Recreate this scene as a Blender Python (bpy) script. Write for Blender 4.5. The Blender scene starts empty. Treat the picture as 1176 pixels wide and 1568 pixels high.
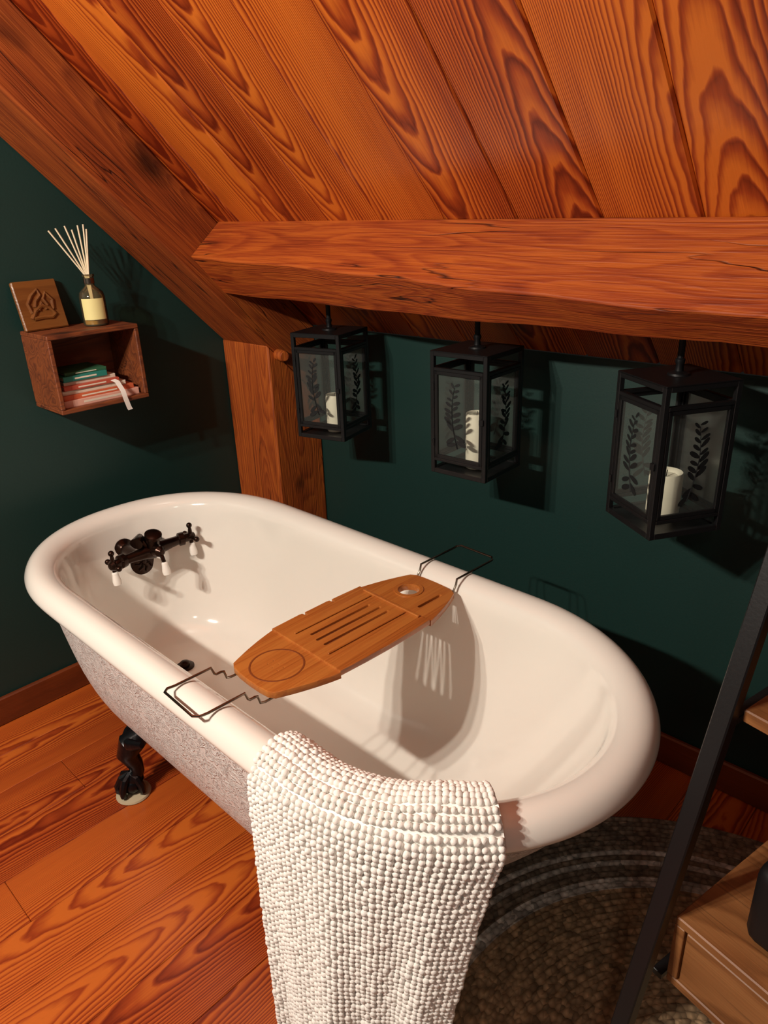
import bpy, bmesh, math, random
from mathutils import Vector, Matrix
random.seed(7)
scn = bpy.context.scene
CZ = 1.4

# ------------------------------------------------------------------ helpers
def frame(x, y, z, loc):
    M = Matrix.Identity(4)
    for i, c in enumerate((x, y, z)):
        c = Vector(c)
        M[0][i], M[1][i], M[2][i] = c
    M[0][3], M[1][3], M[2][3] = loc
    return M

def align(direction, loc):
    q = Vector((0, 0, 1)).rotation_difference(Vector(direction).normalized())
    return Matrix.Translation(loc) @ q.to_matrix().to_4x4()

def rotz(a, loc=(0, 0, 0)):
    return Matrix.Translation(loc) @ Matrix.Rotation(a, 4, 'Z')

class MB:
    def __init__(s):
        s.v = []; s.f = []; s.m = []; s.s = []
    def add(s, vs, fs, mat=0, smooth=True, M=None):
        o = len(s.v)
        if M is None:
            s.v.extend([tuple(v) for v in vs])
        else:
            s.v.extend([(M @ Vector(v))[:] for v in vs])
        for f in fs:
            s.f.append(tuple(i + o for i in f)); s.m.append(mat); s.s.append(smooth)
    def box(s, c, size, mat=0, M=None, bev=0.002, R=None, seg=1):
        bm = bmesh.new()
        bmesh.ops.create_cube(bm, size=1.0)
        bmesh.ops.scale(bm, vec=size, verts=bm.verts)
        if bev > 0:
            b = min(bev, min(size) * 0.45)
            bmesh.ops.bevel(bm, geom=list(bm.edges), offset=b, segments=seg, affect='EDGES', profile=0.5)
        T = Matrix.Translation(c)
        if R is not None: T = T @ R.to_4x4()
        if M is not None: T = M @ T
        bm.verts.ensure_lookup_table()
        s.add([v.co[:] for v in bm.verts], [[v.index for v in f.verts] for f in bm.faces], mat, seg > 1, T)
        bm.free()
    def tube(s, pts, rad, mat=0, n=10, M=None, closed=False):
        P = [Vector(p) for p in pts]
        if not hasattr(rad, '__len__'): rad = [rad] * len(P)
        N = len(P)
        def tan(i):
            if closed: return (P[(i + 1) % N] - P[i - 1]).normalized()
            if i == 0: return (P[1] - P[0]).normalized()
            if i == N - 1: return (P[-1] - P[-2]).normalized()
            return ((P[i + 1] - P[i]).normalized() + (P[i] - P[i - 1]).normalized()).normalized()
        t0 = tan(0)
        up = Vector((0, 0, 1)) if abs(t0.z) < .9 else Vector((1, 0, 0))
        nrm = (up - t0 * up.dot(t0)).normalized()
        vs = []; prev = t0
        for i in range(N):
            t = tan(i)
            nrm = prev.rotation_difference(t) @ nrm
            nrm = (nrm - t * nrm.dot(t)).normalized()
            b = t.cross(nrm); prev = t
            for k in range(n):
                a = 2 * math.pi * k / n
                vs.append(P[i] + (nrm * math.cos(a) + b * math.sin(a)) * rad[i])
        fs = []
        R = N if closed else N - 1
        for i in range(R):
            for k in range(n):
                j = (i + 1) % N
                fs.append((i * n + k, i * n + (k + 1) % n, j * n + (k + 1) % n, j * n + k))
        if not closed:
            fs.append(tuple(range(n))); fs.append(tuple(range((N - 1) * n, N * n)))
        s.add(vs, fs, mat, True, M)
    def lathe(s, prof, mat=0, n=32, M=None, smooth=True):
        vs = []; fs = []
        for r, z in prof:
            r = max(r, 1e-4)
            for k in range(n):
                a = 2 * math.pi * k / n
                vs.append((r * math.cos(a), r * math.sin(a), z))
        for i in range(len(prof) - 1):
            for k in range(n):
                fs.append((i * n + k, i * n + (k + 1) % n, (i + 1) * n + (k + 1) % n, (i + 1) * n + k))
        fs.append(tuple(range(n))); fs.append(tuple(range((len(prof) - 1) * n, len(prof) * n)))
        s.add(vs, fs, mat, smooth, M)
    def sphere(s, c, r, mat=0, M=None, sc=(1, 1, 1), n=16):
        vs = []; fs = []; m = n // 2
        for i in range(m + 1):
            th = math.pi * i / m
            for k in range(n):
                a = 2 * math.pi * k / n
                rr = max(math.sin(th), 1e-3)
                vs.append((c[0] + r * sc[0] * rr * math.cos(a), c[1] + r * sc[1] * rr * math.sin(a), c[2] + r * sc[2] * math.cos(th)))
        for i in range(m):
            for k in range(n):
                fs.append((i * n + k, i * n + (k + 1) % n, (i + 1) * n + (k + 1) % n, (i + 1) * n + k))
        s.add(vs, fs, mat, True, M)
    def prism(s, poly, x0, x1, mat=0, M=None):
        n = len(poly)
        vs = [(x0, y, z) for y, z in poly] + [(x1, y, z) for y, z in poly]
        fs = [tuple(range(n)), tuple(range(2 * n - 1, n - 1, -1))]
        for i in range(n):
            j = (i + 1) % n
            fs.append((i, j, n + j, n + i))
        s.add(vs, fs, mat, False, M)
    def obj(s, name, mats, M=None, parent=None, sharp=35, recalc=True, bevel=0):
        me = bpy.data.meshes.new(name)
        me.from_pydata(s.v, [], s.f)
        for m in mats: me.materials.append(m)
        me.polygons.foreach_set('material_index', s.m)
        me.polygons.foreach_set('use_smooth', s.s)
        me.update()
        if recalc:
            bm = bmesh.new(); bm.from_mesh(me)
            bmesh.ops.recalc_face_normals(bm, faces=bm.faces)
            bm.to_mesh(me); bm.free()
        try:
            me.set_sharp_from_angle(angle=math.radians(sharp))
        except Exception:
            pass
        o = bpy.data.objects.new(name, me)
        scn.collection.objects.link(o)
        if M is not None: o.matrix_world = M
        if parent is not None: o.parent = parent
        if bevel:
            b = o.modifiers.new('bevel', 'BEVEL'); b.width = bevel; b.segments = 2; b.limit_method = 'ANGLE'
        return o

def flat_shape(outlines, th, bev=0.0015):
    cu = bpy.data.curves.new('tmp', 'CURVE')
    cu.dimensions = '2D'; cu.fill_mode = 'BOTH'
    cu.extrude = th / 2 - bev; cu.bevel_depth = bev; cu.bevel_resolution = 1
    for ol in outlines:
        sp = cu.splines.new('POLY'); sp.points.add(len(ol) - 1)
        for i, p in enumerate(ol): sp.points[i].co = (p[0], p[1], 0, 1)
        sp.use_cyclic_u = True
    ob = bpy.data.objects.new('tmp', cu); scn.collection.objects.link(ob)
    dg = bpy.context.evaluated_depsgraph_get(); dg.update()
    me = bpy.data.meshes.new_from_object(ob.evaluated_get(dg))
    vs = [v.co[:] for v in me.vertices]; fs = [tuple(p.vertices) for p in me.polygons]
    bpy.data.objects.remove(ob); bpy.data.meshes.remove(me); bpy.data.curves.remove(cu)
    return vs, fs

# ------------------------------------------------------------------ materials
def base_mat(name):
    m = bpy.data.materials.new(name); m.use_nodes = True
    nt = m.node_tree
    return m, nt, nt.nodes['Principled BSDF']

def mat(name, col, rough=.5, metal=0, bump=0, bscale=100, coat=0, var=0.0, spec=.5, bdist=.004, detail=4):
    m, nt, b = base_mat(name)
    b.inputs['Base Color'].default_value = (*col, 1)
    b.inputs['Roughness'].default_value = rough
    b.inputs['Metallic'].default_value = metal
    b.inputs['Specular IOR Level'].default_value = spec
    b.inputs['Coat Weight'].default_value = coat
    b.inputs['Coat Roughness'].default_value = .08
    tc = nt.nodes.new('ShaderNodeTexCoord')
    nz = nt.nodes.new('ShaderNodeTexNoise'); nz.inputs['Scale'].default_value = bscale
    nz.inputs['Detail'].default_value = detail
    nt.links.new(tc.outputs['Object'], nz.inputs['Vector'])
    if bump:
        bp = nt.nodes.new('ShaderNodeBump'); bp.inputs['Strength'].default_value = bump
        bp.inputs['Distance'].default_value = bdist
        nt.links.new(nz.outputs['Fac'], bp.inputs['Height']); nt.links.new(bp.outputs['Normal'], b.inputs['Normal'])
    if var:
        r = nt.nodes.new('ShaderNodeMapRange')
        r.inputs['To Min'].default_value = 1 - var; r.inputs['To Max'].default_value = 1 + var
        r.inputs['From Min'].default_value = .3; r.inputs['From Max'].default_value = .7
        nt.links.new(nz.outputs['Fac'], r.inputs['Value'])
        h = nt.nodes.new('ShaderNodeHueSaturation'); h.inputs['Color'].default_value = (*col, 1)
        nt.links.new(r.outputs['Result'], h.inputs['Value']); nt.links.new(h.outputs['Color'], b.inputs['Base Color'])
    return m

def wood(name, A, L, N, w, phase, light, dark, K=20, arch=2.0, slope=.5, ns=1.0, rough=.38, seed=0., contrast=1.0, tint=.25, fine=.25, bump=.25, nscale=(5, .9), coat=.0, off=.8, crack=0., soft=.9, rip=.55, spec=.5, knot=(.05, .09)):
    m, nt, b = base_mat(name)
    nd = nt.nodes; lk = nt.links
    tc = nd.new('ShaderNodeTexCoord')
    def math_(op, a, c=None, d=None, clamp=False):
        n = nd.new('ShaderNodeMath'); n.operation = op; n.use_clamp = clamp
        for i, x in enumerate((a, c, d)):
            if x is None: continue
            if isinstance(x, (int, float)): n.inputs[i].default_value = x
            else: lk.new(x, n.inputs[i])
        return n.outputs[0]
    def dot(v):
        n = nd.new('ShaderNodeVectorMath'); n.operation = 'DOT_PRODUCT'
        lk.new(tc.outputs['Object'], n.inputs[0]); n.inputs[1].default_value = v
        return n.outputs['Value']
    a = math_('ADD', dot(A), -phase); l = dot(L); c = dot(N)
    q = math_('DIVIDE', a, w)
    idx = math_('FLOOR', q)
    wn = nd.new('ShaderNodeTexWhiteNoise'); wn.noise_dimensions = '1D'
    lk.new(math_('ADD', idx, seed + .37), wn.inputs['W'])
    sep = nd.new('ShaderNodeSeparateColor'); lk.new(wn.outputs['Color'], sep.inputs[0])
    r1, r2, r3 = sep.outputs[0], sep.outputs[1], sep.outputs[2]
    def comb(x, y, z):
        n = nd.new('ShaderNodeCombineXYZ')
        for i, k in enumerate((x, y, z)):
            if isinstance(k, (int, float)): n.inputs[i].default_value = k
            else: lk.new(k, n.inputs[i])
        return n.outputs[0]
    def noise(vec, detail, dist=0.):
        n = nd.new('ShaderNodeTexNoise'); n.inputs['Scale'].default_value = 1
        n.inputs['Detail'].default_value = detail; n.inputs['Distortion'].default_value = dist
        lk.new(vec, n.inputs['Vector']); return n.outputs['Fac']
    v1 = comb(math_('MULTIPLY', a, nscale[0]), math_('ADD', math_('MULTIPLY', l, nscale[1]), math_('MULTIPLY', r1, 43.)),
              math_('ADD', math_('MULTIPLY', c, nscale[0]), math_('MULTIPLY', r2, 17.)))
    n1 = noise(v1, 1.3, .15)
    v1b = comb(math_('MULTIPLY', a, 30.), math_('ADD', math_('MULTIPLY', l, 13.), math_('MULTIPLY', r1, 43.)), math_('MULTIPLY', c, 30.))
    n1b = noise(v1b, 2)
    x = math_('ADD', math_('SUBTRACT', math_('FRACT', q), .5), math_('MULTIPLY', math_('SUBTRACT', r3, .5), off))
    F = math_('MULTIPLY', math_('MULTIPLY', x, x), arch)
    sl = math_('MULTIPLY', math_('SUBTRACT', math_('ROUND', r2), .5), 2 * slope)
    F = math_('ADD', F, math_('MULTIPLY', l, sl))
    F = math_('ADD', F, math_('MULTIPLY', n1, ns))
    F = math_('ADD', F, math_('MULTIPLY', n1b, rip / K))
    fr = math_('FRACT', math_('MULTIPLY', F, K))
    up_ = math_('POWER', fr, 1.6)
    dn = math_('MULTIPLY', math_('SUBTRACT', 1.0, fr), 5.0, clamp=True)
    S = math_('MULTIPLY', up_, dn)
    vf = comb(math_('MULTIPLY', a, 260.), math_('ADD', math_('MULTIPLY', l, 5.), math_('MULTIPLY', r1, 9.)), math_('MULTIPLY', c, 260.))
    nf = noise(vf, 3)
    vs_ = comb(math_('MULTIPLY', a, 14.), math_('ADD', math_('MULTIPLY', l, 1.3), math_('MULTIPLY', r3, 31.)), math_('MULTIPLY', c, 14.))
    nsoft = noise(vs_, 2)
    S2 = math_('MULTIPLY', S, contrast * 1.35)
    S2 = math_('ADD', S2, math_('MULTIPLY', math_('SUBTRACT', nf, .5), fine * 2))
    S2 = math_('ADD', S2, math_('MULTIPLY', math_('SUBTRACT', nsoft, .45), soft))
    S2 = math_('ADD', S2, math_('MULTIPLY', math_('SUBTRACT', r1, .5), tint * 2))
    cr = nd.new('ShaderNodeValToRGB')
    mid = [math.sqrt(light[i] * dark[i]) * 1.15 for i in range(3)]
    cr.color_ramp.elements[0].position = .0; cr.color_ramp.elements[0].color = (*light, 1)
    cr.color_ramp.elements[1].position = 1.0; cr.color_ramp.elements[1].color = (*dark, 1)
    e = cr.color_ramp.elements.new(.5); e.color = (*mid, 1)
    lk.new(S2, cr.inputs['Fac'])
    colout = cr.outputs['Color']
    hgt = math_('ADD', math_('MULTIPLY', S, .4), nf)
    if crack:
        vc = comb(math_('MULTIPLY', a, 16.), math_('MULTIPLY', l, 1.1), math_('MULTIPLY', c, 16.))
        nc = noise(vc, 3, .2)
        k = math_('DIVIDE', math_('ABSOLUTE', math_('SUBTRACT', nc, .52)), .009, clamp=True)
        vm = comb(math_('MULTIPLY', a, 6.), math_('MULTIPLY', l, 2.3), math_('MULTIPLY', c, 6.))
        mask = math_('MULTIPLY', math_('SUBTRACT', noise(vm, 1), .48), 10., clamp=True)
        k = math_('SUBTRACT', 1.0, math_('MULTIPLY', math_('SUBTRACT', 1.0, k), math_('MULTIPLY', mask, crack)))
        vk = comb(math_('MULTIPLY', a, 4.), math_('MULTIPLY', l, 2.6), math_('MULTIPLY', c, 4.))
        vo = nd.new('ShaderNodeTexVoronoi'); vo.inputs['Scale'].default_value = 1.0; lk.new(vk, vo.inputs['Vector'])
        kd = math_('ADD', vo.outputs['Distance'], math_('MULTIPLY', math_('SUBTRACT', n1b, .5), .12))
        kn = math_('DIVIDE', math_('SUBTRACT', kd, knot[0]), knot[1], clamp=True)
        kn = math_('MULTIPLY_ADD', kn, .85, .15)
        k = math_('MULTIPLY', k, kn)
        mx = nd.new('ShaderNodeMix'); mx.data_type = 'RGBA'; mx.blend_type = 'MIX'
        lk.new(k, mx.inputs[0]); mx.inputs[6].default_value = (dark[0] * .15, dark[1] * .15, dark[2] * .2, 1); lk.new(colout, mx.inputs[7])
        colout = mx.outputs[2]
        hgt = math_('ADD', hgt, math_('MULTIPLY', k, 1.2))
    lk.new(colout, b.inputs['Base Color'])
    bp = nd.new('ShaderNodeBump'); bp.inputs['Strength'].default_value = bump; bp.inputs['Distance'].default_value = .002
    lk.new(hgt, bp.inputs['Height']); lk.new(bp.outputs['Normal'], b.inputs['Normal'])
    b.inputs['Roughness'].default_value = rough
    b.inputs['Specular IOR Level'].default_value = spec
    b.inputs['Coat Weight'].default_value = coat; b.inputs['Coat Roughness'].default_value = .25
    return m

X, Y, Z = (1, 0, 0), (0, 1, 0), (0, 0, 1)
q2 = 1 / math.sqrt(2)
LS = (0, q2, -q2); NS = (0, q2, q2)
OR_L = (.60, .150, .017); OR_D = (.13, .012, .0025)
m_ceil = wood('ceiling_pine', X, LS, NS, .18, -.856, OR_L, OR_D, K=17, arch=1.5, slope=.5, ns=.95, seed=8, rough=.30, nscale=(3.2, .6), off=1.4, tint=.30, coat=.2, rip=1.0, contrast=.95, soft=1.0)
m_floor = wood('floor_pine', X, Y, Z, .15, -2.1, (.55, .130, .018), (.15, .015, .0035), K=17, arch=1.4, slope=.45, ns=.95, seed=11, rough=.30, nscale=(3.2, .6), off=1.4, tint=.24, coat=.2, rip=1.0, contrast=.9)
m_beam_x = wood('beam_wood', NS, X, LS, .5, -.9, (.44, .095, .013), (.15, .018, .004), K=26, arch=.5, slope=.03, ns=.9, seed=21, contrast=.4, fine=.8, rough=.55, bump=1., nscale=(9, .9), crack=1., spec=.3)
m_beam_s = wood('rafter_wood', X, LS, NS, .9, -2.4, (.40, .095, .016), (.12, .02, .005), K=26, arch=.5, slope=.03, ns=.9, seed=25, contrast=.4, fine=.7, rough=.55, bump=.9, nscale=(9, .9), crack=1., spec=.3, knot=(.06, .14))
m_post = wood('post_wood', X, Z, Y, .9, -2.4, (.50, .12, .018), (.16, .026, .006), K=26, arch=.5, slope=.03, ns=.9, seed=31, contrast=.45, fine=.6, rough=.55, bump=.9, nscale=(9, .9), crack=1., spec=.3)
m_base = wood('trim_wood', Z, X, Y, .9, -.4, (.20, .042, .009), (.07, .014, .004), K=12, arch=.3, slope=.03, ns=.5, seed=33, contrast=.4, rough=.4)
m_base2 = wood('trim_wood_side', Z, Y, X, .9, -.4, (.20, .042, .009), (.07, .014, .004), K=12, arch=.3, slope=.03, ns=.5, seed=35, contrast=.4, rough=.4)
m_box = wood('crate_wood', Z, Y, X, .9, .4, (.22, .058, .015), (.05, .012, .005), K=14, arch=.3, slope=.03, ns=.9, seed=37, contrast=.5, rough=.55, nscale=(14, 2), crack=.8, bump=.6)
m_tile = wood('carved_wood', Z, Y, X, .9, .4, (.20, .075, .018), (.08, .026, .007), K=14, arch=.3, slope=.03, ns=.5, seed=39, contrast=.4, rough=.35)
m_bamboo = wood('bamboo', X, Y, Z, .022, 0, (.48, .165, .032), (.25, .062, .011), K=8, arch=.1, slope=.02, ns=.3, seed=41, contrast=.3, fine=.8, rough=.30, tint=.35, bump=.1, coat=.3)
m_bamboo_d = mat('bamboo_edge', (.20, .05, .012), .45)
m_shelfw = wood('shelf_oak', Y, X, Z, .9, -.4, (.32, .14, .048), (.15, .055, .016), K=14, arch=.8, slope=.03, ns=.9, seed=43, contrast=.6, rough=.5, crack=.4, knot=(.02, .05))
m_wall = mat('green_wall_paint', (.0055, .031, .0265), .5, bump=.08, bscale=160, var=.05)
m_enamel = mat('tub_enamel', (.86, .84, .78), .10, coat=.5)
m_bronze = mat('oil_rubbed_bronze', (.03, .015, .010), .25, metal=.8)
m_black = mat('black_metal', (.007, .007, .008), .42, metal=.2, bump=.05, bscale=200)
m_iron = mat('black_iron', (.008, .008, .010), .28, metal=.5, bump=.3, bscale=60)
m_chrome = mat('steel_wire', (.26, .21, .17), .25, metal=1.0)
m_porc = mat('porcelain', (.92, .90, .85), .15)
m_wax = mat('candle_wax', (.90, .84, .68), .5, var=.04, bscale=30)
m_towel = mat('chenille_white', (.95, .94, .90), .85, bump=.25, bscale=700)
m_label = mat('paper_label', (.80, .72, .32), .6)
m_reed = mat('reed', (.80, .70, .50), .6)
m_blackpl = mat('black_plastic', (.006, .006, .007), .5, spec=.3)
m_coaster = mat('felt_pad', (.5, .42, .28), .8)
m_leaf = mat('sprig_print', (.003, .004, .005), .6)
m_grout = mat('dark_gap', (.02, .006, .003), .9)

def skirt_mat():
    m, nt, b = base_mat('tub_textured_paint'); nd = nt.nodes; lk = nt.links
    b.inputs['Base Color'].default_value = (.84, .82, .80, 1); b.inputs['Roughness'].default_value = .32
    tc = nd.new('ShaderNodeTexCoord')
    n1 = nd.new('ShaderNodeTexNoise'); n1.inputs['Scale'].default_value = 34; n1.inputs['Detail'].default_value = 3; n1.inputs['Distortion'].default_value = 2.5
    lk.new(tc.outputs['Object'], n1.inputs['Vector'])
    # ridged noise gives embossed swirls
    s = nd.new('ShaderNodeMath'); s.operation = 'SUBTRACT'; lk.new(n1.outputs['Fac'], s.inputs[0]); s.inputs[1].default_value = .5
    ab = nd.new('ShaderNodeMath'); ab.operation = 'ABSOLUTE'; lk.new(s.outputs[0], ab.inputs[0])
    mr = nd.new('ShaderNodeMapRange'); lk.new(ab.outputs[0], mr.inputs['Value']); mr.inputs['From Max'].default_value = .09
    mr.inputs['To Min'].default_value = 1; mr.inputs['To Max'].default_value = 0; mr.interpolation_type = 'SMOOTHSTEP'
    bp = nd.new('ShaderNodeBump'); bp.inputs['Strength'].default_value = .8; bp.inputs['Distance'].default_value = .0035
    lk.new(mr.outputs[0], bp.inputs['Height']); lk.new(bp.outputs[0], b.inputs['Normal'])
    return m
m_skirt = skirt_mat()

def glass_mat(name, tint, haze, gl, gw=.45, gr=.3, dc=(.55, .6, .55)):
    m = bpy.data.materials.new(name); m.use_nodes = True
    nt = m.node_tree; nt.nodes.clear()
    out = nt.nodes.new('ShaderNodeOutputMaterial')
    t = nt.nodes.new('ShaderNodeBsdfTransparent'); t.inputs[0].default_value = (*tint, 1)
    g = nt.nodes.new('ShaderNodeBsdfGlossy'); g.inputs['Roughness'].default_value = gr
    d = nt.nodes.new('ShaderNodeBsdfDiffuse'); d.inputs[0].default_value = (*dc, 1)
    m1 = nt.nodes.new('ShaderNodeMixShader'); m1.inputs[0].default_value = haze
    m2 = nt.nodes.new('ShaderNodeMixShader')
    fr = nt.nodes.new('ShaderNodeFresnel'); fr.inputs[0].default_value = gl
    mu = nt.nodes.new('ShaderNodeMath'); mu.operation = 'MULTIPLY'; mu.inputs[1].default_value = gw
    nt.links.new(fr.outputs[0], mu.inputs[0])
    nt.links.new(t.outputs[0], m1.inputs[1]); nt.links.new(d.outputs[0], m1.inputs[2])
    nt.links.new(mu.outputs[0], m2.inputs[0]); nt.links.new(m1.outputs[0], m2.inputs[1]); nt.links.new(g.outputs[0], m2.inputs[2])
    nt.links.new(m2.outputs[0], out.inputs[0])
    return m
m_glass = glass_mat('lantern_glass', (.93, .95, .93), .06, 1.45)
m_bottle = glass_mat('bottle_glass', (.85, .80, .65), .08, 1.45, gw=1, gr=.05, dc=(.6, .5, .3))

def rug_mat():
    m, nt, b = base_mat('braided_jute')
    nd = nt.nodes; lk = nt.links
    tc = nd.new('ShaderNodeTexCoord')
    ln = nd.new('ShaderNodeVectorMath'); ln.operation = 'LENGTH'; lk.new(tc.outputs['Object'], ln.inputs[0])
    mr = nd.new('ShaderNodeMapRange'); mr.inputs['From Min'].default_value = 0; mr.inputs['From Max'].default_value = 1
    lk.new(ln.outputs['Value'], mr.inputs['Value'])
    cr = nd.new('ShaderNodeValToRGB'); cr.color_ramp.interpolation = 'CONSTANT'
    el = cr.color_ramp.elements
    br = (.72, .50, .29, 1); gy = (.38, .30, .22, 1); lt = (.97, .93, .85, 1)
    el[0].position = 0; el[0].color = br
    el[1].position = .495; el[1].color = lt
    for p, c in ((.522, gy), (.552, lt), (.567, gy), (.584, lt), (.600, gy)):
        e = el.new(p); e.color = c
    lk.new(mr.outputs[0], cr.inputs[0])
    vo = nd.new('ShaderNodeTexVoronoi'); vo.inputs['Scale'].default_value = 75
    lk.new(tc.outputs['Object'], vo.inputs['Vector'])
    sepc = nd.new('ShaderNodeSeparateColor'); lk.new(vo.outputs['Color'], sepc.inputs[0])
    mx = nd.new('ShaderNodeMix'); mx.data_type = 'RGBA'; mx.blend_type = 'MULTIPLY'; mx.inputs[0].default_value = .75
    lk.new(cr.outputs[0], mx.inputs[6])
    cr2 = nd.new('ShaderNodeValToRGB'); cr2.color_ramp.elements[0].color = (1.0, 1.0, 1.0, 1); cr2.color_ramp.elements[1].color = (.25, .22, .2, 1)
    cr2.color_ramp.elements[1].position = .8
    lk.new(vo.outputs['Distance'], cr2.inputs[0]); lk.new(cr2.outputs[0], mx.inputs[7])
    hs = nd.new('ShaderNodeHueSaturation'); lk.new(mx.outputs[2], hs.inputs['Color'])
    mv = nd.new('ShaderNodeMapRange'); mv.inputs['To Min'].default_value = .55; mv.inputs['To Max'].default_value = 1.25
    lk.new(sepc.outputs[0], mv.inputs['Value']); lk.new(mv.outputs[0], hs.inputs['Value'])
    lk.new(hs.outputs['Color'], b.inputs['Base Color'])
    bp = nd.new('ShaderNodeBump'); bp.inputs['Strength'].default_value = 1; bp.inputs['Distance'].default_value = .006; bp.invert = True
    lk.new(vo.outputs['Distance'], bp.inputs['Height']); lk.new(bp.outputs[0], b.inputs['Normal'])
    b.inputs['Roughness'].default_value = .9
    return m
m_rug = rug_mat()

# ------------------------------------------------------------------ room
LX, BY, SUM = -2.1, 1.6, 2.655
FX1, FY0 = 1.0, -1.6
mb = MB()
x = LX
while x < FX1:
    w = .15
    brk = random.uniform(-1.0, 1.3)
    for y0, y1 in ((FY0, brk), (brk, BY)):
        mb.box((x + w / 2, (y0 + y1) / 2, -.011), (w - .0008, y1 - y0 - .0008, .022), 0, bev=.0016)
    x += w
mb.box(((LX + FX1) / 2, (FY0 + BY) / 2, -.04), (FX1 - LX, BY - FY0, .03), 1, bev=0)
mb.obj('floor', [m_floor, m_grout])
mb = MB()
x = -.856 - 7 * .18
LEN = 3.1
while x < FX1:
    xa = max(x, LX); xb = x + .18
    if xb > LX + .01:
        M = frame(X, LS, NS, ((xa + xb) / 2, BY, SUM - BY))
        mb.box((0, -LEN / 2, .012), (xb - xa - .0012, LEN, .024), 0, M=M, bev=.004)
    x += .18
M = frame(X, LS, NS, ((LX + x) / 2, BY, SUM - BY))
mb.box((0, -LEN / 2, .04), (x - LX, LEN, .03), 1, M=M, bev=0)
mb.obj('ceiling', [m_ceil, m_grout])
mb = MB()
yt = BY - LEN * q2
mb.prism([(FY0, 0), (BY, 0), (BY, SUM - BY), (yt, SUM - yt), (FY0, SUM - yt)], LX - .08, LX)
mb.obj('wall_left', [m_wall])
mb = MB()
mb.box(((LX + FX1) / 2, BY + .04, (SUM - BY) / 2), (FX1 - LX, .08, SUM - BY), 0, bev=0)
mb.obj('wall_back', [m_wall])
mb = MB(); mb.box(((LX + FX1) / 2, BY - .008, .045), (FX1 - LX, .016, .09), bev=.004)
mb.obj('baseboard_back', [m_base])
mb = MB(); mb.box((LX + .008, (FY0 + BY) / 2 - .008, .045), (.016, BY - FY0 - .016, .09), bev=.004)
mb.obj('baseboard_left', [m_base2])
PX = -1.854
mb = MB(); mb.prism([(1.40, 0), (BY, 0), (BY, 2.42 - BY), (1.40, 1.02)], LX, PX)
mb.obj('corner_post', [m_post], bevel=.006)
mb = MB(); mb.prism([(BY, 2.42 - BY), (BY, SUM - BY), (-.4, SUM + .4), (-.4, 2.42 + .4)], LX, PX)
mb.obj('rafter_beam', [m_beam_s], bevel=.006)
left = [(1.273, 1.389), (1.165, 1.300), (1.262, 1.187), (1.364, 1.284)]
right = [(1.284, 1.371), (1.155, 1.2355), (1.247, 1.173), (1.375, 1.29)]
vs = []; fs = []; NSEG = 60
for i in range(NSEG + 1):
    xx = PX + (FX1 - PX) * i / NSEG
    t = (xx - PX) / (-.38 - PX)
    for j in range(4):
        wob = .002 * math.sin(xx * 5 + j * 2) + .0015 * math.sin(xx * 17 + j) + random.uniform(-.0006, .0006)
        if j in (0, 3): wob = 0
        vs.append((xx, left[j][0] + (right[j][0] - left[j][0]) * t + wob, left[j][1] + (right[j][1] - left[j][1]) * t + wob))
for i in range(NSEG):
    for j in range(4):
        fs.append((i * 4 + j, i * 4 + (j + 1) % 4, i * 4 + 4 + (j + 1) % 4, i * 4 + 4 + j))
fs += [(0, 1, 2, 3), tuple(NSEG * 4 + j for j in range(4))]
mb = MB(); mb.add(vs, fs, 0, False)
mb.obj('purlin_beam', [m_beam_x], bevel=.004)
mb = MB(); mb.lathe([(.018, 0), (.018, .04), (.014, .046)], n=20, M=align((1, -.2, 0), (PX, 1.44, .985)))
mb.obj('wood_peg', [m_post])

# ------------------------------------------------------------------ bathtub
TY = .838
WT = .367
XR = -.309
ZS = 1.045
def sp(v, e): return math.copysign(abs(v) ** e, v)
def ring(w, xL, xR, aL, aR, z, off=0.0):
    z *= ZS
    cL, cR = xL + aL, xR - aR
    pts = []
    n = 28; ns = 10
    eL = 2 / 2.2
    for i in range(n):
        a = -math.pi / 2 + math.pi * i / n
        pts.append((cR + aR * math.cos(a), TY + w * math.sin(a), z))
    for i in range(ns):
        pts.append((cR + (cL - cR) * i / ns, TY + w, z))
    for i in range(n):
        a = math.pi / 2 + math.pi * i / n
        pts.append((cL + aL * sp(math.cos(a), eL), TY + w * sp(math.sin(a), eL), z))
    for i in range(ns):
        pts.append((cL + (cR - cL) * i / ns, TY - w, z))
    return pts
def inset(d, z): return (WT - d, -1.965 + d, XR - d, .42 - d, WT + .03 - d, z)
levels = [(.02, -1.40, -1.20, .02, .02, .193), (.08, -1.62, -.96, .1, .1, .194), (.15, -1.70, -.86, .19, .2, .199), (.195, -1.76, -.77, .24, .26, .214),
          (.225, -1.80, -.69, .28, .29, .245), (.248, -1.825, -.60, .30, .31, .30), (.268, -1.85, -.500, .32, .32, .40),
          (.280, -1.870, -.430, .335, .32, .50), inset(.086, .556), inset(.082, .578), inset(.069, .594), inset(.047, .603), inset(.028, .602), inset(.012, .593),
          inset(.002, .576), inset(.001, .566), inset(.010, .555), inset(.026, .550),
          inset(.038, .552), inset(.042, .53), (.315, -1.905, -.40, .375, .345, .45), (.297, -1.88, -.50, .36, .36, .33), (.268, -1.845, -.60, .33, .34, .24),
          (.235, -1.80, -.69, .29, .30, .185), (.18, -1.73, -.79, .22, .23, .160), (.08, -1.62, -.95, .1, .1, .154)]
mb = MB()
vs = []
for L_ in levels: vs += ring(*L_)
n = 76
fi = []; fo = []
for i in range(len(levels) - 1):
    for k in range(n):
        f = (i * n + k, i * n + (k + 1) % n, (i + 1) * n + (k + 1) % n, (i + 1) * n + k)
        (fi if i < 18 else fo).append(f)
fi.append(tuple(range(n))); fo.append(tuple(range((len(levels) - 1) * n, len(levels) * n)))
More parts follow.
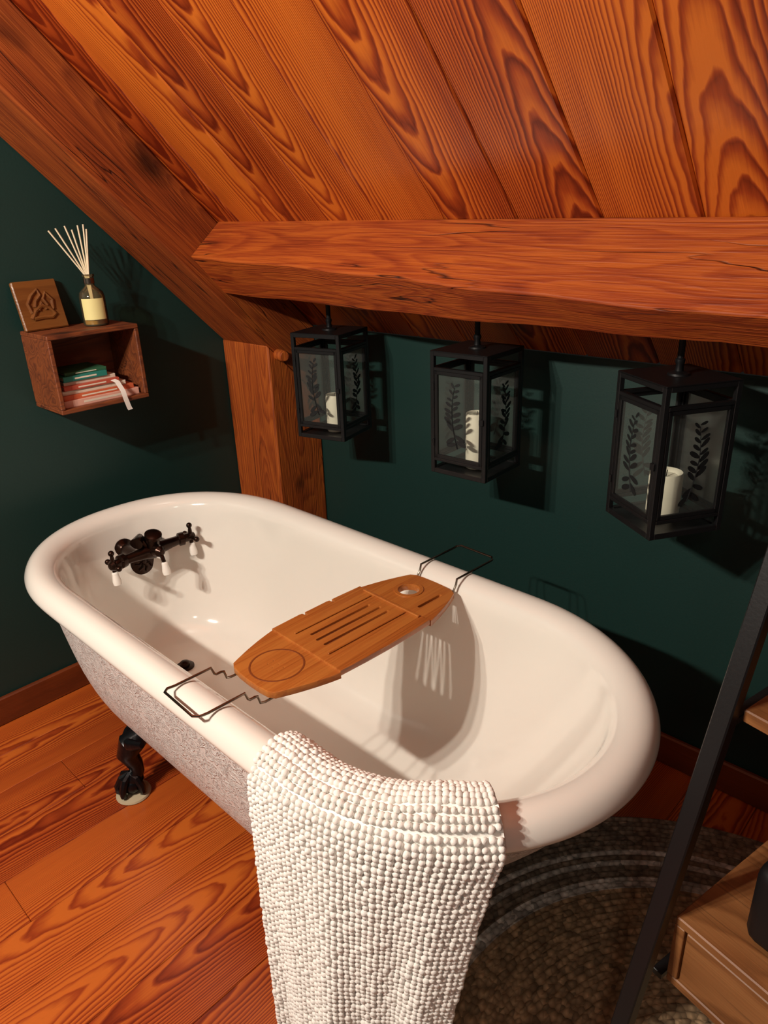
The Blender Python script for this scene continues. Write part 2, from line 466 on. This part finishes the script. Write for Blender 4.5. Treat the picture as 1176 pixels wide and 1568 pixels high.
mb.v = [tuple(v) for v in vs]
for f in fi: mb.f.append(f); mb.m.append(0); mb.s.append(True)
for f in fo: mb.f.append(f); mb.m.append(1); mb.s.append(True)
tub = bpy.data.objects.new('clawfoot_bathtub', None); scn.collection.objects.link(tub)
o = mb.obj('tub_shell', [m_enamel, m_skirt], parent=tub, sharp=180)
ss = o.modifiers.new('sub', 'SUBSURF'); ss.levels = 1; ss.render_levels = 2
for idx, (fx, fy, dx, dy) in enumerate(((-1.526, .573, -.4, -.92), (-1.526, 1.103, -.4, .92), (-.89, .585, .3, -.95), (-.89, 1.091, .3, .95))):
    mb = MB()
    M = frame((dx, dy, 0), (-dy, dx, 0), Z, (fx, fy, 0))
    mb.tube([(-.075, 0, .178), (-.05, 0, .178), (-.018, 0, .160), (-.005, 0, .13), (-.018, 0, .095), (-.02, 0, .07), (-.005, 0, .05), (.01, 0, .04)],
            [.012, .026, .034, .027, .020, .018, .022, .018], n=14, M=M)
    mb.tube([(-.045, -.06, .19), (-.02, -.03, .175), (-.012, 0, .165), (-.02, .03, .175), (-.045, .06, .19)], [.008, .015, .022, .015, .008], n=10, M=M)
    mb.sphere((0, 0, .034), .027, M=M)
    for a in (-.8, 0, .8, 2.3, -2.3):
        ca, sa = math.cos(a), math.sin(a)
        mb.tube([(0, 0, .066), (ca * .022, sa * .022, .058), (ca * .034, sa * .034, .038), (ca * .035, sa * .035, .02), (ca * .028, sa * .028, .01)], [.01, .0105, .0095, .008, .004], n=8, M=M)
    mb.lathe([(.042, 0), (.045, .003), (.043, .008), (.03, .009)], mat=1, n=28, M=M)
    mb.obj('claw_foot_%d' % (idx + 1), [m_iron, m_coaster], parent=tub)
mb = MB(); mb.lathe([(.026, .0), (.026, .004), (.018, .006), (.014, .006), (.013, .016), (.006, .02), (.0, .02)], n=24, M=Matrix.Translation((-1.645, TY, .205)))
mb.obj('drain', [m_bronze], parent=tub)
# faucet
mb = MB()
FY = .870
fxw = -1.872; fz = .525; fxb = -1.785
mb.tube([(fxb, FY - .095, fz), (fxb, FY - .06, fz), (fxb, FY - .03, fz), (fxb, FY, fz), (fxb, FY + .03, fz), (fxb, FY + .06, fz), (fxb, FY + .095, fz)], [.013, .015, .019, .026, .019, .015, .013], n=16)
for sy in (-1, 1):
    yy = FY + sy * .045
    mb.tube([(fxw - .01, yy, fz - .005), (fxb, yy, fz - .003)], [.017, .015], n=14)
    mb.lathe([(.030, 0), (.030, .004), (.02, .01), (.016, .016)], n=24, M=align(X, (fxw, yy, fz - .005)))
    ye = FY + sy * .095
    mb.lathe([(.014, -.012), (.020, -.008), (.020, .006), (.013, .01), (.013, .02), (.010, .026), (.015, .032), (.010, .04), (.0, .043)], n=18, M=align((.25, sy, 0), (fxb, ye, fz)))
    yh = ye + sy * .028
    mb.tube([(fxb + .006, yh, fz + .032), (fxb + .006, yh, fz + .02), (fxb + .006, yh, fz - .022)], [.004, .006, .006], n=10)
    mb.sphere((fxb + .006, yh, fz + .036), .0085)
    mb.tube([(fxb + .006 - .03, yh, fz), (fxb + .036, yh, fz)], .0055, n=10)
    mb.sphere((fxb + .038, yh, fz), .0085); mb.sphere((fxb - .026, yh, fz), .0085); mb.sphere((fxb + .006, yh, fz), .012)
    mb.lathe([(.006, 0), (.009, .004), (.009, .01), (.012, .028), (.0105, .038), (.003, .042)], mat=1, n=18, M=align((.1, 0, -1), (fxb + .006, yh, fz - .02)))
mb.tube([(fxb, FY, fz), (fxb + .01, FY, fz + .028), (fxb + .02, FY - .002, fz + .05)], [.022, .020, .021], n=16)
mb.lathe([(.021, 0), (.024, .004), (.024, .014), (.017, .018)], n=20, M=align((.35, 0, 1), (fxb + .016, FY, fz + .042)))
mb.lathe([(.013, 0), (.018, .01), (.013, .025), (.016, .03), (.008, .04), (.0, .042)], n=18, M=align((1, 0, .1), (fxb + .015, FY, fz + .005)))
mb.tube([(fxb + .03, FY, fz + .01), (fxb + .05, FY, fz - .005), (fxb + .058, FY, fz - .022)], .006, n=10)
mb.lathe([(.006, 0), (.009, .004), (.009, .01), (.012, .028), (.0105, .038), (.003, .042)], mat=1, n=18, M=align((.15, 0, -1), (fxb + .058, FY, fz - .02)))
mb.tube([(fxb, FY - .01, fz + .01), (fxb - .005, FY - .03, fz + .045), (fxb + .012, FY - .05, fz + .04)], [.013, .014, .018], n=12)
Mo = align((1, 0, .12), (fxw + .014, FY + .0, .466))
mb.lathe([(.040, 0), (.041, .003), (.036, .006), (.0, .007)], n=32, M=Mo)
for i in range(8):
    a = i * math.pi / 4
    mb.tube([(0.008 * math.cos(a), .008 * math.sin(a), .008), (.018 * math.cos(a + .3), .018 * math.sin(a + .3), .009), (.030 * math.cos(a), .030 * math.sin(a), .008)], .003, n=6, M=Mo)
mb.lathe([(.007, .006), (.007, .011), (.0, .013)], n=12, M=Mo)
mb.obj('faucet', [m_bronze, m_porc], parent=tub)

# ------------------------------------------------------------------ caddy
TZ = .606
Mc = rotz(math.radians(-2.5), (-.946, .860, TZ))
mb = MB()
def circ(cx, cy, r, n=28): return [(cx + r * math.cos(2 * math.pi * i / n), cy + r * math.sin(2 * math.pi * i / n)) for i in range(n)]
def slot(cx, y0, y1, hw):
    p = []
    for i in range(9):
        a = math.pi * i / 8; p.append((cx + hw * math.cos(a), y1 + hw * math.sin(a)))
    for i in range(9):
        a = math.pi + math.pi * i / 8; p.append((cx + hw * math.cos(a), y0 + hw * math.sin(a)))
    return p
def side(sx, s):
    P = []
    for i in range(9):
        t = i / 8
        P.append((sx * (.106 - .026 * t - .014 * t * t), s * (.1245 + .118 * t)))
    return P
endn = [(.054, .2495), (.03, .2525), (0, .2535), (-.03, .2525), (-.054, .2495)]
near = side(1, -1) + [(x_, -y_) for x_, y_ in endn] + side(-1, -1)[::-1]
holes = [circ(cx, cy, .0022, 8) for cx in (-.016, .0, .016) for cy in (-.20, -.186)]
v_, f_ = flat_shape([near] + holes, .014); mb.add(v_, f_, 0, False, Mc)
v_, f_ = flat_shape([circ(0, -.190, .053, 40), circ(0, -.190, .0505, 40)], .004, .0008); mb.add(v_, f_, 1, True, Mc @ Matrix.Translation((0, 0, .0056)))
def notch(y): return [(-.108, y + .014), (-.108, y + .005), (-.096, y + .003), (-.096, y - .003), (-.108, y - .005), (-.109, y - .012)]
mid = [(.106, -.122), (.109, -.06), (.110, 0), (.109, .06), (.106, .119), (-.106, .119)] + notch(.035) + notch(-.04) + [(-.106, -.122)]
sl = [slot(-.030, -.080, .075, .0045), slot(-.006, -.085, .085, .0045), slot(.018, -.085, .085, .0045)]
v_, f_ = flat_shape([mid] + sl, .012); mb.add(v_, f_, 0, False, Mc @ Matrix.Translation((0, 0, .005)))
for cx in (-.055, .050):
    mb.box((cx, 0, .013), (.004, .21, .003), 0, M=Mc, bev=.001)
mb.box((0, .112, .013), (.17, .006, .004), 0, M=Mc, bev=.001)
far = side(1, 1)[::1] + endn + side(-1, 1)[::-1]
v_, f_ = flat_shape([far, circ(-.018, .187, .025, 30), slot(.05, .15, .215, .005)], .014); mb.add(v_, f_, 0, False, Mc)
v_, f_ = flat_shape([circ(-.018, .187, .033, 30), circ(-.018, .187, .025, 30)], .003, .0006); mb.add(v_, f_, 0, False, Mc @ Matrix.Translation((0, 0, .0075)))
for sx in (-1, 1):
    mb.box((sx * .088, 0, -.008), (.010, .23, .014), 1, M=Mc, bev=.002)
for sy in (-1, 1):
    mb.box((0, sy * .10, -.009), (.17, .012, .008), 1, M=Mc, bev=.002)
zr = .0285
w_ = .055
for s in (-1, 1):
    pts = []
    for sx in (-1, 1):
        if s < 0:
            prof_ = [(.10, -.011), (.258, -.011), (.268, -.008), (.272, .008), (.278, .010), (.288, .010), (.292, .014), (.297, zr), (.33, zr), (.370, zr), (.385, zr + .002)]
            end = (.394, zr + .003)
        else:
            prof_ = [(.10, -.011), (.240, -.011), (.252, -.009), (.256, .004), (.260, .010), (.264, .016), (.267, zr), (.30, zr), (.345, zr), (.385, zr), (.394, zr + .001)]
            end = (.402, zr + .002)
        path = [(sx * w_, s * y_, z_) for y_, z_ in prof_] + [(sx * w_ * .85, s * end[0], end[1])]
        pts.append(path)
    full = pts[0] + pts[1][::-1]
    mb.tube(full, .0025, 2, n=8, M=Mc)
mb.obj('bath_caddy', [m_bamboo, m_bamboo_d, m_chrome])

# ------------------------------------------------------------------ towel
T0 = -.750
CXR = XR - WT - .03
def outline_pt(sdist):
    if T0 + sdist < CXR:
        return Vector((T0 + sdist, TY - WT, 0)), Vector((0, -1, 0))
    a = -math.pi / 2 + (sdist - (CXR - T0)) / (WT + .015)
    nrm = Vector((math.cos(a), math.sin(a), 0))
    return Vector((CXR + (WT + .03) * math.cos(a), TY + WT * math.sin(a), 0)), nrm
dz = .027
prof = [(.106, .50 + dz), (.100, .56 + dz), (.080, .600 + dz), (.050, .618 + dz), (.020, .614 + dz), (-.006, .594 + dz), (-.013, .56 + dz), (-.013, .50), (-.012, .40), (-.010, .25), (-.008, .050)]
dense = []
for i in range(len(prof) - 1):
    p0 = prof[max(i - 1, 0)]; p1 = prof[i]; p2 = prof[i + 1]; p3 = prof[min(i + 2, len(prof) - 1)]
    for k in range(20):
        t = k / 20
        c = [.5 * ((2 * p1[j]) + (-p0[j] + p2[j]) * t + (2 * p0[j] - 5 * p1[j] + 4 * p2[j] - p3[j]) * t * t + (-p0[j] + 3 * p1[j] - 3 * p2[j] + p3[j]) * t ** 3) for j in range(2)]
        dense.append(tuple(c))
dense.append(prof[-1])
acc = [0]
for i in range(1, len(dense)): acc.append(acc[-1] + math.dist(dense[i], dense[i - 1]))
def at(s):
    s = min(max(s, 0), acc[-1])
    lo = 1
    for i in range(1, len(acc)):
        if acc[i] >= s: lo = i; break
    t = (s - acc[lo - 1]) / (acc[lo] - acc[lo - 1] + 1e-9)
    return tuple(dense[lo - 1][j] * (1 - t) + dense[lo][j] * t for j in range(2))
PITCH = .0100
W_T = .386
cols = int(W_T / PITCH); rows = int(acc[-1] / PITCH)
def tpos(cu, s, lift=0):
    u = cu / W_T
    p, nrm = outline_pt(cu)
    ins, z = at(s)
    depth = max(0, (.60 - z) / .55) if s > .12 else 0
    fold = math.sin(u * 7.0 + .6) * .55 + math.sin(u * 13 + 2.2 + depth) * .45
    wave = .020 * fold * depth + .004 * math.sin(u * 31 + 2) * depth + .010 * depth
    wr = min(1, max(0, (ins + .012) / .03))
    ridge = (.006 * max(0, math.sin(u * 9 + .8)) + .010 * max(0, (u - .5) * 2)) * wr
    q = p + nrm * (-ins + wave + lift * (1 if ins < .03 else .2))
    cpt, cn = outline_pt(W_T / 2)
    tdir = Vector((-cn.y, cn.x, 0))
    q = q - tdir * (.105 * u ** 1.5 - .008 * (1 - u)) * min(1, depth ** .8 * 1.05)
    q.z = z + ridge + (lift if ins >= .0 and z > .58 else 0)
    q.z += .008 * math.sin(u * 6 + 2.5) * depth
    return q
bm = bmesh.new(); bmesh.ops.create_icosphere(bm, subdivisions=2, radius=1)
iv = [v.co.copy() for v in bm.verts]; ifc = [tuple(v.index for v in f.verts) for f in bm.faces]; bm.free()
mb = MB()
for r in range(rows + 1):
    for c in range(cols + 1):
        cu = min(c * PITCH + random.uniform(-.0012, .0012), W_T); s = r * PITCH + random.uniform(-.0012, .0012)
        p = tpos(max(cu, 0), max(s, 0), .004 + random.uniform(0, .0015))
        R = .0056 * random.uniform(.85, 1.1)
        sc = (random.uniform(.85, 1.05), random.uniform(.9, 1.1), random.uniform(.9, 1.15))
        mb.add([(p.x + v.x * R * sc[0], p.y + v.y * R * sc[1], p.z + v.z * R * sc[2]) for v in iv], ifc, 0, True)
g = []
CN, RN = 40, 70
for lay in (.002, -.002):
    for r in range(RN + 1):
        for c in range(CN + 1):
            g.append(tpos(W_T * c / CN, acc[-1] * r / RN * .995, lay)[:])
fs = []
st = (CN + 1) * (RN + 1)
for lay in (0, 1):
    for r in range(RN):
        for c in range(CN):
            b0 = lay * st + r * (CN + 1) + c
            fs.append((b0, b0 + 1, b0 + CN + 2, b0 + CN + 1))
for r in range(RN):
    for c in (0, CN):
        b0 = r * (CN + 1) + c
        fs.append((b0, b0 + CN + 1, b0 + CN + 1 + st, b0 + st))
for c in range(CN):
    for r in (0, RN):
        b0 = r * (CN + 1) + c
        fs.append((b0, b0 + 1, b0 + 1 + st, b0 + st))
mb.add(g, fs, 0, True)
mb.obj('bath_mat_towel', [m_towel], sharp=180, recalc=False)

# ------------------------------------------------------------------ lanterns
def sprig(mb, M, h=.13, flip=1, rnd=random):
    N = 10
    st_ = []
    for i in range(N + 1):
        t = i / N
        st_.append((flip * (.016 * math.sin(t * 2.6) - .008), 0, t * h))
    mb.tube(st_, [.0015 - .0008 * i / N for i in range(N + 1)], 2, n=5, M=M)
    for i in range(1, N + 1):
        t = i / N
        for sd in (-1, 1):
            ln = .036 * (1 - .5 * t) * rnd.uniform(.8, 1.1); wd = ln * .21
            bx, bz = st_[i][0], st_[i][2] + sd * .003
            ang = math.radians(18 + 38 * rnd.random())
            dx, dz_ = sd * math.cos(ang), math.sin(ang)
            if i <= 2: dz_ = -dz_ * .8
            px, pz = -dz_, dx
            pts = []
            for k in range(10):
                a = 2 * math.pi * k / 10
                along = ln * (.5 + .5 * -math.cos(a)); ac = wd * math.sin(a) * (.6 + .4 * math.sin(a / 2))
                pts.append((bx + dx * along + px * ac, 0, bz + dz_ * along + pz * ac))
            mb.add(pts, [tuple(range(10))], 2, False, M)
def lantern(name, cx, cy, z0, rot, cr, ch, cname, coff=(0, 0)):
    S, H = .162, .305
    Mw = rotz(rot, (cx, cy, z0))
    mb = MB()
    h = S / 2
    t = .011
    for sx in (-1, 1):
        for sy in (-1, 1):
            mb.box((sx * (h - t / 2), sy * (h - t / 2), H / 2), (t, t, H), 0, bev=.001)
    for z in (.006, .036, .262, .299):
        hh = .012 if z in (.006, .299) else .008
        for s_ in (-1, 1):
            mb.box((0, s_ * (h - t / 2), z), (S - 2 * t, t, hh), 0, bev=.001)
            mb.box((s_ * (h - t / 2), 0, z), (t, S - 2 * t, hh), 0, bev=.001)
    mb.box((0, 0, .008), (S - .016, S - .016, .003), 0, bev=0)
    mb.box((0, 0, .3035), (S, S, .004), 0, bev=.001)
    for k in range(4):
        R = Matrix.Rotation(k * math.pi / 2, 4, 'Z')
        for sx in (-1, 1):
            mb.box((sx * (h - .0165), -h + .004, .149), (.009, .007, .218), 0, M=R, bev=.001)
        for z in (.0445, .2535):
            mb.box((0, -h + .004, z), (S - .028, .007, .009), 0, M=R, bev=.001)
        w2 = h - .021
        mb.add([(-w2, -h + .006, .048), (w2, -h + .006, .048), (w2, -h + .006, .25), (-w2, -h + .006, .25)], [(0, 1, 2, 3)], 1, False, R)
        sprig(mb, R @ Matrix.Translation((-.012 if k % 2 == 0 else .004, -h + .0045, .072)), .150, 1 if k % 2 else -1)
    mb.box((h - .012, -h - .002, .15), (.012, .006, .014), 0, bev=.001)
    for z in (.08, .22): mb.tube([(-h + .01, -h - .001, z - .008), (-h + .01, -h - .001, z + .008)], .003, 0, n=8)
    top = SUM - cy - z0
    mb.lathe([(.022, 0), (.020, .004), (.008, .008), (.007, .02), (.009, .024), (.009, .03), (.005, .034)], n=18, M=Matrix.Translation((0, 0, .305)))
    mb.tube([(0, 0, .33), (0, 0, top - .012)], .0065, 0, n=10)
    mb.lathe([(.016, -.014), (.018, -.004), (.018, .004)], n=18, M=Matrix.Translation((0, 0, top - .004)))
    mb.obj(name, [m_black, m_glass, m_leaf], M=Mw, recalc=False)
    cb = MB()
    cb.lathe([(cr * .97, 0), (cr, .003), (cr, ch - .004), (cr * .95, ch), (cr * .82, ch - .002), (cr * .7, ch - .008), (.0, ch - .012)], n=36)
    cb.tube([(0, 0, ch - .012), (.001, 0, ch - .002), (.002, 0, ch + .004)], .001, 1, n=6)
    cb.obj(cname, [m_wax, m_leaf], M=Mw @ Matrix.Translation((coff[0], coff[1], .0098)))
LZ = CZ - .617
lantern('hanging_lantern', -1.574, 1.4145, LZ, math.radians(15), .027, .110, 'pillar_candle', (.010, -.01))
lantern('hanging_lantern.001', -1.04, 1.405, LZ, math.radians(3), .027, .140, 'pillar_candle.001', (.008, -.01))
lantern('hanging_lantern.002', -.543, 1.38, LZ, math.radians(-32), .033, .098, 'pillar_candle.002')

# ------------------------------------------------------------------ wall box shelf
mb = MB()
bx0, bx1, by0, by1, bz0, bz1, th = LX, -1.93, .757, 1.015, .922, 1.131, .012
mb.box(((bx0 + bx1) / 2, (by0 + by1) / 2, bz1 - th / 2), (bx1 - bx0, by1 - by0, th), bev=.002)
mb.box(((bx0 + bx1) / 2, (by0 + by1) / 2, bz0 + th / 2), (bx1 - bx0, by1 - by0, th), bev=.002)
for yy in (by0 + th / 2, by1 - th / 2):
    mb.box(((bx0 + bx1) / 2, yy, (bz0 + bz1) / 2), (bx1 - bx0, th, bz1 - bz0 - 2 * th), bev=.002)
mb.box((bx0 + .003, (by0 + by1) / 2, (bz0 + bz1) / 2), (.006, by1 - by0 - 2 * th, bz1 - bz0 - 2 * th), bev=0)
mb.obj('wall_box_shelf', [m_box])
bcols = [('book_pink', (.75, .42, .33)), ('book_orange', (.6, .13, .05)), ('book_cream', (.75, .66, .54)), ('book_red', (.5, .09, .05)), ('book_teal', (.02, .22, .18)), ('book_green', (.03, .13, .06)), ('book_pages', (.8, .73, .6)), ('ribbon_white', (.88, .85, .8))]
bm_ = [mat(n_, c_, .6) for n_, c_ in bcols]
mb = MB()
z = bz0 + th
bk = [(0, .018, .775, .996, -1.95), (1, .013, .778, .985, -1.955), (2, .012, .78, .965, -1.96), (3, .012, .785, .945, -1.955), (2, .010, .79, .94, -1.965), (4, .014, .79, .915, -1.96), (5, .008, .80, .92, -1.97)]
for mi, h_, y0, y1, xf in bk:
    xb = -2.085; c_ = .0018
    mb.box(((xf + xb) / 2, (y0 + y1) / 2, z + c_ / 2), (xf - xb, y1 - y0, c_), mi, bev=0)
    mb.box(((xf + xb) / 2, (y0 + y1) / 2, z + h_ - c_ / 2), (xf - xb, y1 - y0, c_), mi, bev=0)
    mb.box((xf - .001, (y0 + y1) / 2, z + h_ / 2), (.003, y1 - y0, h_ - .0002), mi, bev=.001)
    mb.box(((xf + xb) / 2 - .003, (y0 + y1) / 2, z + h_ / 2), (xf - xb - .006, y1 - y0 - .006, h_ - 2 * c_), 6, bev=0)
    mb.box((xf + .0007, (y0 + y1) / 2, z + h_ / 2), (.0005, (y1 - y0) * .5, h_ * .3), 6, bev=0)
    z += h_ + .0003
rib = [(-1.955, .925, .985), (-1.94, .93, .980), (-1.925, .935, .955), (-1.922, .938, .93), (-1.925, .945, .905), (-1.925, .948, .898)]
vs = []
for p in rib: vs += [(p[0], p[1] - .007, p[2]), (p[0], p[1] + .007, p[2] + .002)]
mb.add(vs, [(2 * i, 2 * i + 1, 2 * i + 3, 2 * i + 2) for i in range(len(rib) - 1)], 7, True)
mb.obj('book_stack', bm_, recalc=False)
Mp = Matrix.Translation((-2.055, .815, bz1 + .001)) @ Matrix.Rotation(math.radians(4), 4, 'Z') @ Matrix.Rotation(math.radians(-14), 4, 'Y')
mb = MB()
mb.box((0, 0, .065), (.014, .122, .13), 0, M=Mp, bev=.003)
for pts, r in (([(-.035, .03), (-.02, .05), (0, .062), (.02, .055), (.032, .038), (.02, .03), (-.005, .032), (-.03, .03)], .006),
               ([(-.03, .045), (-.035, .07), (-.02, .09), (.0, .105), (.005, .09), (-.012, .075), (-.018, .06)], .005),
               ([(.03, .05), (.035, .075), (.02, .095), (.01, .08), (.018, .062)], .005), ([(-.01, .05), (.002, .07), (.012, .052)], .005)):
    mb.tube([(.007, a, b) for a, b in pts], r, 0, n=8, M=Mp)
mb.obj('carved_wood_plaque', [m_tile])
mb = MB()
Md = Matrix.Translation((-2.01, .935, bz1 + .0005))
mb.lathe([(.031, 0), (.034, .003), (.034, .076), (.031, .089), (.018, .101), (.013, .106), (.013, .128), (.016, .130), (.016, .136), (.011, .136)], 0, n=32, M=Md)
mb.lathe([(.029, .005), (.030, .045), (.0, .046)], 1, n=32, M=Md)
vs = []
for i in range(15):
    a = -.95 + 1.9 * i / 14 - .45
    vs += [(.0346 * math.cos(a), .0346 * math.sin(a), .018), (.0346 * math.cos(a), .0346 * math.sin(a), .074)]
mb.add(vs, [(2 * i, 2 * i + 2, 2 * i + 3, 2 * i + 1) for i in range(14)], 2, True, Md)
mb.lathe([(.0142, .112), (.0142, .126)], 4, n=24, M=Md)
for i, (a, b) in enumerate(((-.075, .25), (-.058, .255), (-.035, .26), (-.02, .25), (-.005, .26), (.008, .262), (.012, .25))):
    mb.tube([(.002 * i - .006, -.004 * a / .02 * .3, .012), (0.001 * i - .003, a * .09, .134), (.006 * i - .02, a, b)], .0022, 3, n=6, M=Md)
m_liq = mat('fragrance_oil', (.45, .26, .06), .2)
mb.obj('reed_diffuser', [m_bottle, m_liq, m_label, m_reed, m_chrome], recalc=False)

# ------------------------------------------------------------------ rug
mb = MB()
prof_r = [(0.0, .010)]
r = .005
Rout = .70
while r < Rout:
    ph = (r % .014) / .014
    prof_r.append((r, .008 + .005 * math.sin(math.pi * ph)))
    r += .0028
prof_r += [(Rout + .002, .006), (Rout, .0015), (.01, .001)]
mb.lathe(prof_r, n=120)
mb.obj('round_braided_rug', [m_rug], M=Matrix.Translation((-.08, .80, 0)), sharp=180)

# ------------------------------------------------------------------ ladder shelf
e1 = Vector((.975, -.222, 0)).normalized(); e2 = Vector((.222, .975, 0)).normalized()
Ml = frame(e1, e2, Z, (-.266, .674, .017))
mb = MB()
tilt = math.atan(.2655)
Rl = Matrix.Rotation(-tilt, 3, 'X')
Hleg = 1.52
for ex in (0, .47):
    mb.box((ex, Hleg / 2 * .2655, Hleg / 2), (.026, .022, Hleg / math.cos(tilt)), 0, R=Rl, bev=.002)
def shelf(z, depth, thick=.02):
    yl = z * .2655
    mb.box((.235, yl + .012 + depth / 2, z - thick / 2), (.44, depth, thick), 1, bev=.002)
    for ex in (.0, .47):
        mb.box((ex, yl + depth / 2 + .01, z - thick - .006), (.016, depth, .012), 0, bev=.001)
    mb.box((.235, yl + depth - .01, z - thick - .008), (.46, .012, .012), 0, bev=.001)
shelf(.755, .22)
shelf(1.06, .16)
z1, z0_, dpt = .425, .289, .30
yl = z1 * .2655 + .02
mb.box((.235, yl + dpt / 2, z1 - .008), (.44, dpt, .016), 1, bev=.002)
mb.box((.235, yl + dpt / 2, z0_ + .008), (.44, dpt, .016), 1, bev=.002)
for ex in (.023, .447): mb.box((ex, yl + dpt / 2, (z0_ + z1) / 2), (.016, dpt, z1 - z0_ - .032), 1, bev=.001)
mb.box((.235, yl + .0085, (z0_ + z1) / 2), (.402, .014, z1 - z0_ - .035), 1, bev=.002)
mb.box((.235, yl + dpt - .01, (z0_ + z1) / 2), (.402, .014, z1 - z0_ - .034), 1, bev=.001)
for ex in (0, .47): mb.box((ex, yl + dpt / 2, z0_ - .006), (.016, dpt, .012), 0, bev=.001)
mb.box((.235, .035, .10), (.46, .014, .014), 0, bev=.001)
mb.obj('ladder_shelf', [m_black, m_shelfw], M=Ml)
mb = MB()
mb.box((.185, .25, z1 + .070), (.20, .15, .138), 0, bev=.02, seg=3)
mb.box((.185, .25, z1 + .136), (.16, .11, .012), 0, bev=.004)
mb.obj('black_storage_tub', [m_blackpl], M=Ml)

# ------------------------------------------------------------------ lights
def pl(name, loc, e, r=.025, col=(1, .89, .76)):
    l = bpy.data.lights.new(name, 'POINT'); l.energy = e; l.shadow_soft_size = r; l.color = col
    o = bpy.data.objects.new(name, l); o.location = loc; scn.collection.objects.link(o)
for i, dx in enumerate((-.13, 0, .13)):
    pl('vanity_bulb_%d' % (i + 1), (-1.12 + dx, -.80, 2.02), 64)
pl('right_fill_light', (.55, -1.0, 2.3), 14, r=.12)  # added soft fill, no real fixture: brightens the rug and right side
w = bpy.data.worlds.new('World'); scn.world = w; w.use_nodes = True
bg = w.node_tree.nodes['Background']; bg.inputs[0].default_value = (1, .92, .84, 1); bg.inputs[1].default_value = .055

# ------------------------------------------------------------------ camera
right_ = Vector((.7252, .6876, -.0359)); fwd = Vector((-.6444, .6594, -.3874))
fwd.normalize(); right_ = (right_ - fwd * right_.dot(fwd)).normalized(); up = right_.cross(fwd)
cam = bpy.data.cameras.new('camera'); cam.sensor_fit = 'HORIZONTAL'; cam.sensor_width = 36; cam.lens = 36 * 1100 / 1176
cam.clip_start = .02
co = bpy.data.objects.new('camera', cam); scn.collection.objects.link(co)
co.matrix_world = frame(right_, up, -fwd, (0, 0, CZ))
scn.camera = co
scn.view_settings.view_transform = 'Standard'
scn.view_settings.look = 'None'
